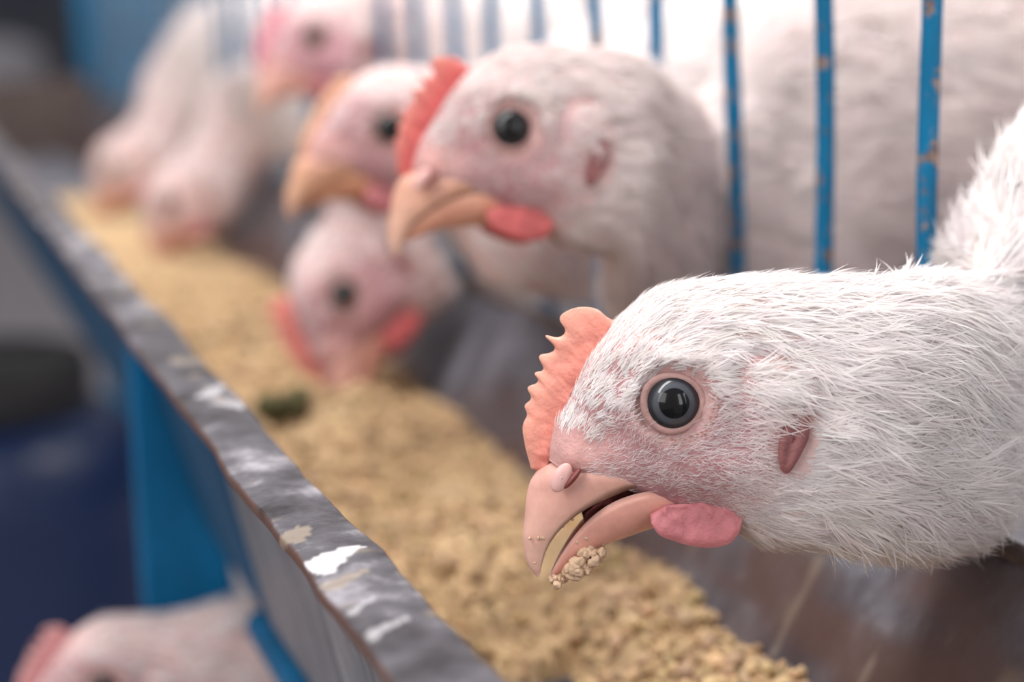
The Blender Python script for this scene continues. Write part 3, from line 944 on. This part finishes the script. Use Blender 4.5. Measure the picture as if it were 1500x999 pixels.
    # ---- folded wings on the trunk
    if body is not None:
        b2, b5 = body[1][0] * .6 + body[2][0] * .4, body[4][0]
        hd3 = nrm(b5 - b2); wdt = np.linalg.norm(body[2][2]); sdv = nrm(body[2][2])
        for side in (1, -1):
            n_, m_ = 40, 26
            u_ = np.linspace(0, 1, n_); v_ = np.linspace(-1, 1, m_)
            hgt = np.interp(u_, [0, .08, .35, .7, 1], [.6, 2.2, 3.6, 2.6, .35])
            ctr_ = (b2 * (1 - u_[:, None]) + (b5 + hd3 * 3.5) * u_[:, None]) + np.array([0, 0, 1.0])[None] * np.interp(u_, [0, .3, 1], [1.6, 1.6, 0])[:, None]
            oh = wdt * np.interp(u_, [0, .25, .6, 1], [.72, .99, 1.0, .62])
            Pw = ctr_[:, None] + np.array([0, 0, 1.0]) * (hgt[:, None] * v_[None])[..., None] + sdv * side * (oh[:, None] * (1 - .16 * v_[None] ** 2) + .55 * (1 - v_[None] ** 4) * np.sin(math.pi * np.clip(u_, .04, .96))[:, None])[..., None]
            Pi = Pw - sdv * side * .7
            allv = np.concatenate([Pw.reshape(-1, 3), Pi.reshape(-1, 3)])
            f1 = grid_faces(n_, m_); f2 = f1[:, ::-1] + n_ * m_
            rim_ = [[j, j + 1, j + 1 + n_ * m_, j + n_ * m_] for j in range(m_ - 1)] + [[(n_-1)*m_ + j, (n_-1)*m_ + j + 1, (n_-1)*m_ + j + 1 + n_*m_, (n_-1)*m_ + j + n_*m_] for j in range(m_ - 1)]
            rim_ += [[i * m_, (i + 1) * m_, (i + 1) * m_ + n_ * m_, i * m_ + n_ * m_] for i in range(n_ - 1)] + [[i * m_ + m_ - 1, (i + 1) * m_ + m_ - 1, (i + 1) * m_ + m_ - 1 + n_ * m_, i * m_ + m_ - 1 + n_ * m_] for i in range(n_ - 1)]
            wc = np.tile(white, (len(allv), 1)) * (.92 + .12 * noise(allv, .6, 2, seed)[:, None])
            wo = mesh_obj('wing', allv, f1.tolist() + f2.tolist() + rim_, M_skin, root, col=wc)
            nq = 1500
            iu, iv = rng.integers(0, n_ - 1, nq), rng.integers(0, m_ - 1, nq)
            r0 = Pw[iu, iv]; nn2 = np.tile(sdv * side, (nq, 1)); dd2 = np.tile(hd3 + np.array([0, 0, -.22]), (nq, 1)) + rng.normal(0, .08, (nq, 3))
            dd2 -= nn2 * np.sum(dd2 * nn2, 1)[:, None]; dd2 /= np.linalg.norm(dd2, axis=1)[:, None]
            cr3 = np.where(rng.random((nq, 1)) < .2, np.array([[.74, .60, .44]]), np.array(white)[None] * (1 + rng.uniform(-.08, .03, (nq, 1))))
            a_ = strips(r0, nn2, dd2, rng.uniform(1.6, 3.2, nq), rng.uniform(.2, .45, nq), rng.uniform(.02, .07, nq), rng.uniform(.03, .08, nq), np.clip(cr3, 0, 1), 4)
            a_ = clear(*a_, 4)
            qo = mesh_obj('flight_feathers', a_[0], a_[1], M_feather, None, col=a_[2], normals=a_[3])
            qo.data.transform(Matrix.Translation(-Vector(root.location))); qo.parent = wo
    return root, W3

upc, sdc = CAMB[:, 1], CAMB[:, 2]
def ringp(u, v, d, hh, ww, upw=(0, 0, 1), sidew=(0, -1, 0)):
    return (px(u, v, d), np.array(upw, float) * hh, np.array(sidew, float) * ww)
def ringw(c, hh, ww, upw=(0, 0, 1), sidew=(0, -1, 0)):
    return (np.array(c, float), nrm(upw) * hh, nrm(sidew) * ww)

# nearest bird, in focus
def cr(T, B, d, ww, side=None):
    """neck slice from its traced upper and lower edge at depth d"""
    t, b = px(*T, d), px(*B, d)
    return ((t + b) / 2, (t - b) / 2, (CAMB[:, 2] if side is None else nrm(side)) * ww)
near, NEAR_W = chicken('white chicken in sharp focus with crumbs on its open beak', px(985, 590, 34.9), 0, 1, 0, 1.0,
    neck=[cr((1262, 412), (1255, 806), 36.6, 1.85), cr((1360, 405), (1345, 812), 37.6, 1.95), cr((1425, 408), (1425, 795), 38.6, 1.95), ringw((22.2, 34.2, -9.35), 2.9, 1.95, (-.15, 0, 1)), ringw((24.3, 34.3, -8.7), 4.5, 2.5, (-.2, 0, 1)), ringw((26.4, 34.3, -7.9), 5.6, 3.3, (-.1, 0, 1))],
    body=wingless_body((26.6, 34.4), (1, .04), -7.4, .98, 25), feathers=1.0, comb_col=(.84, .29, .23), iris=(.050, .054, .064), seed=1, sub=150)

# second bird, just behind
chicken('white chicken raising its head with a red comb directly behind the sharp one', px(748, 188, 46.8), -5, 8, 0, 1.0,
    neck=[ringw((20.6, 48.5, -7.8), 3.5, 2.0, (.2, 0, 1)), ringw((22.2, 49.4, -8.4), 3.8, 1.9), ringw((25.0, 49.4, -7.6), 5.0, 2.7)],
    body=wingless_body((23.9, 49.4), (1, .03), -7.0, 1.0, 25), feathers=.6, white=(.86, .79, .78), comb_col=(.62, .09, .09), wattle_col=(.58, .13, .13), seed=11, beak_col=(.68, .37, .26), gape=-9)

# third bird
chicken('white chicken with an orange comb seen past the red combed one', px(568, 188, 60.0), -8, 20, 0, .98,
    neck=[ringw((20.2, 58.8, -7.9), 3.3, 2.0, (.3, 0, 1)), ringw((22.2, 59.5, -8.2), 3.8, 1.9), ringw((25.0, 59.5, -7.8), 4.8, 2.7)],
    body=wingless_body((23.9, 59.5), (1, .03), -7.2, 1.0, 25), feathers=.6, detail=0, comb_col=(.68, .32, .21), comb_scale=.62, seed=21, beak_col=(.62, .33, .20), gape=-9)

# fourth bird pecking straight down
chicken('white chicken with its beak buried straight down in the feed', px(503, 432, 68.5), 50, 14, 0, 1.06,
    neck=[(px(548, 290, 70), nrm(CAMB @ np.array([-.8, .6, 0])) * 2.6, sdc * 1.9), ringw((20.0, 69.6, -8.0), 2.9, 1.9, (-.5, 0, 1)), ringw((22.2, 69.63, -8.0), 3.2, 1.9), ringw((25, 69.7, -8.0), 3.9, 2.5)],
    body=wingless_body((24.4, 69.7), (1, .03), -7.4, .98, 25), feathers=.6, detail=0, comb_col=(.68, .16, .14), wattle_col=(.50, .10, .10), seed=31, gape=-9)

# fifth bird with its head held high
chicken('white chicken with a pink comb holding its head above the others', px(462, 55, 82), 4, 14, 0, .95,
    neck=[ringw((21.0, 83.9, -3.9), 2.4, 1.8), ringw((22.2, 84.8, -4.4), 2.7, 1.9), ringw((24.8, 84.8, -4.8), 3.6, 2.3)],
    body=wingless_body((24.2, 84.8), (1, .03), -7.0, .95, 25), feathers=.6, detail=0, comb_col=(.66, .20, .27), face=(.55, .28, .32), seed=41, gape=-9, iris=(.04, .02, .015))

# two birds pecking at the far end
chicken('white chicken pecking low over the feed in front of the farthest one', px(250, 298, 106), 34, 10, 0, .9,
    neck=[(px(345, 195, 108), nrm(CAMB @ np.array([-.6, .8, 0])) * 2.7, sdc * 1.9), ringw((22.2, 99.95, -8.2), 3.0, 1.9, (-.2, 0, 1)), ringw((25.0, 99.95, -8.0), 3.8, 2.4)],
    body=wingless_body((25.0, 99.95), (1, .03), -7.6, .96, 25), feathers=.6, detail=0, comb_col=(.7, .5, .46), face=(.66, .45, .42), seed=51, gape=-9, comb_scale=.4, beak_col=(.6, .3, .2))
chicken('farthest white chicken pecking at the end of the trough', px(168, 245, 124), 30, 10, 0, .9,
    neck=[(px(255, 150, 126), nrm(CAMB @ np.array([-.6, .8, 0])) * 2.7, sdc * 2.0), ringw((22.2, 125.2, -6.2), 3.2, 1.9, (-.2, 0, 1)), ringw((25.5, 125.2, -6.2), 3.8, 2.5)],
    body=wingless_body((25.5, 125.2), (1, .03), -7.0, .96, 25), feathers=.6, detail=0, comb_col=(.7, .5, .46), face=(.68, .5, .46), seed=61, gape=-9, comb_scale=.3, beak_col=(.6, .28, .18))

# bird of the tier below, poking its head out under the rim
chicken('white chicken poking out below the rim beside the blue bracket', px(150, 1008, 60), -6, 20, 0, .95,
    neck=[(px(350, 985, 63), upc * 2.4, sdc * 1.9), ringw((14.5, 61.0, -28), 3.6, 2.6)],
    body=wingless_body((14.5, 61.0), (1, .02), -31, .9, 24), feathers=.6, detail=0, comb_col=(.62, .22, .24), seed=71, gape=-9)

# birds standing further back in the cage, heads up out of the way
for k, (lab, x, y, hd_, zz) in enumerate((
        ('white chicken standing deep in the cage behind the two nearest bars', 61, 54, (1, .5), -6.4),
        ('white chicken standing deep in the cage behind the red combed one', 57, 78, (1, .3), -6.6),
        ('white chicken standing crosswise far back in the cage', 66, 112, (.7, 1), -6.6),
        ('white chicken standing deep in the cage at the right edge', 62, 38, (1, -.2), -6.2))):
    h_ = nrm([hd_[0], hd_[1], 0])
    e0 = np.array([x, y, 5.0]) - h_ * 5
    chicken(lab, e0 + np.array([0, -1.3, 0]), -10, -8, 0, .98,
        neck=[(np.array([x, y, 2.0]) - h_ * 1.5, np.array([h_[0], h_[1], .7]) * 2.2, np.array([h_[1], -h_[0], 0]) * 1.9), (np.array([x, y, -3.0]) - h_ * 1.0, np.array([h_[0], h_[1], .8]) * 3.0, np.array([h_[1], -h_[0], 0]) * 2.8)],
        body=wingless_body((x, y), hd_, zz, 1.05, 22), feathers=.5, detail=0, seed=81 + k, gape=-9, white=(.93, .87, .84))

# ------------------------------------------------------------------ crumbs stuck to the nearest beak
cp, cs = [], []
for (u, v) in ((828, 842), (836, 838), (844, 834), (852, 829), (860, 826), (868, 822), (875, 816), (880, 810), (874, 806), (864, 812), (855, 818), (868, 802), (846, 828), (838, 832), (884, 806), (822, 846), (858, 806), (848, 818)):
    for k in range(4):
        cp.append([*(ab((u + 5 + rng.uniform(-4, 4), v + 7 + rng.uniform(-4, 4)))), .16 + rng.uniform(-.20, .20)]); cs.append(rng.uniform(.045, .085))
for (u, v) in ((819, 850), (814, 849), (824, 851), (866, 778), (862, 784), (852, 796), (890, 800), (866, 790)):
    for k in range(2):
        cp.append([*(ab((u + rng.uniform(-3, 3), v + rng.uniform(-3, 3)))), .2 + rng.uniform(-.1, .1)]); cs.append(rng.uniform(.03, .05))
for (u, v) in ((784, 790), (797, 790), (803, 789), (833, 772), (846, 761), (852, 754), (792, 826)):
    cp.append([*(ab((u, v))), .24]); cs.append(rng.uniform(.018, .032))
cp = np.array(cp)
CV, CF = [], []
IV, IF = ico_proto(3)
for k, (c_, r_) in enumerate(zip(cp, cs)):
    q = IV * rng.uniform(.75, 1.25, 3)
    q = q * (.5 + 1.0 * noise(q, 1.6, 2, k))[:, None] * r_
    CV.append(q + c_); CF.append(IF + k * len(IV))
CV = NEAR_W(np.concatenate(CV)); CF = np.concatenate(CF)
co = mesh_obj('beak_crumbs', CV, CF, M_crumb, col=np.tile((.60, .42, .29), (len(CV), 1)))
tag(co, 'damp tan feed crumbs clinging to the nearest open beak', 'crumbs', kind='stuff')

# ------------------------------------------------------------------ things on the barn floor, far out of focus
def lathe(prof, cxyz, n=48):
    th = np.linspace(0, 2 * math.pi, n, endpoint=False)
    V = np.concatenate([np.stack([r * np.cos(th), r * np.sin(th), np.full(n, z)], 1) for r, z in prof]) + np.array(cxyz)
    Fc = grid_faces(len(prof), n, True).tolist() + [list(range(n))[::-1], list(range((len(prof) - 1) * n, len(prof) * n))]
    return V, Fc
lid_c = px(-40, 520, 160)
dr_ = empty('drum', (lid_c[0], lid_c[1], fz))
tag(dr_, 'dark blue plastic drum with a black lid standing in the aisle', 'drum')
H = lid_c[2] - fz
top = lid_c[2]
mesh_obj('drum_shell', *lathe([(12, fz), (13.0, fz + 2), (13.9, fz + 12), (13.6, fz + 14), (13.9, fz + 16), (13.9, top - 16), (13.6, top - 14), (13.9, top - 12), (13.0, top - 7), (10.5, top - 5), (9.3, top - 4.6)], (lid_c[0], lid_c[1], 0)), M_drum, dr_)
mesh_obj('drum_lid', *lathe([(8.6, top - 6.5), (9.5, top - 6.4), (9.7, top - 1), (9.2, top - .2), (8, top), (7.4, top - .6), (.2, top - .6)], (lid_c[0], lid_c[1], 0)), M_lid, dr_)

# timber crate and sack against the end of the aisle
cp0 = onplane(40, 238, 2, fz)
def crate():
    parts = []
    for k in range(2):
        parts.append(box((-60, 0, 3 + k * 12), (55, 3, 13.5 + k * 12)))
        parts.append(box((-60, 47, 3 + k * 12), (55, 50, 13.5 + k * 12)))
    for x in (-60, 51): parts.append(box((x, 3, 0), (x + 4, 47, 27)))
    for x in (-45, -5, 40): parts.append(box((x, -3, 0), (x + 6, 0, 27)))
    for y in (4, 19, 34): parts.append(box((-60, y, 27), (55, y + 13, 28.5)))
    return join(parts)
V, Fc = crate()
cr_ = mesh_obj('crate', V + cp0, Fc, M_wood, smooth=False)
tag(cr_, 'brown slatted timber crate on the floor at the far end', 'crate')
def sack(c):
    n, m = 28, 36
    z = np.linspace(0, 1, n); th = np.linspace(0, 2 * math.pi, m, endpoint=False)
    rx = 26 * np.interp(z, [0, .08, .4, .8, .95, 1], [.7, 1, 1.05, .9, .55, .3]); ry = rx * .55
    V = np.stack([np.outer(rx, np.cos(th)), np.outer(ry, np.sin(th)), np.outer(z * 32, np.ones(m))], 2).reshape(-1, 3)
    V += (noise(V, .06, 3, 2)[:, None] - .5) * 7
    return V + c, grid_faces(n, m, True).tolist() + [list(range(m))[::-1], list(range((n - 1) * m, n * m))]
so = mesh_obj('sack', *sack(cp0 + np.array([-10, 25, 29.6])), M_sack)
tag(so, 'pale grey feed sack slumped on top of the timber crate', 'sack')
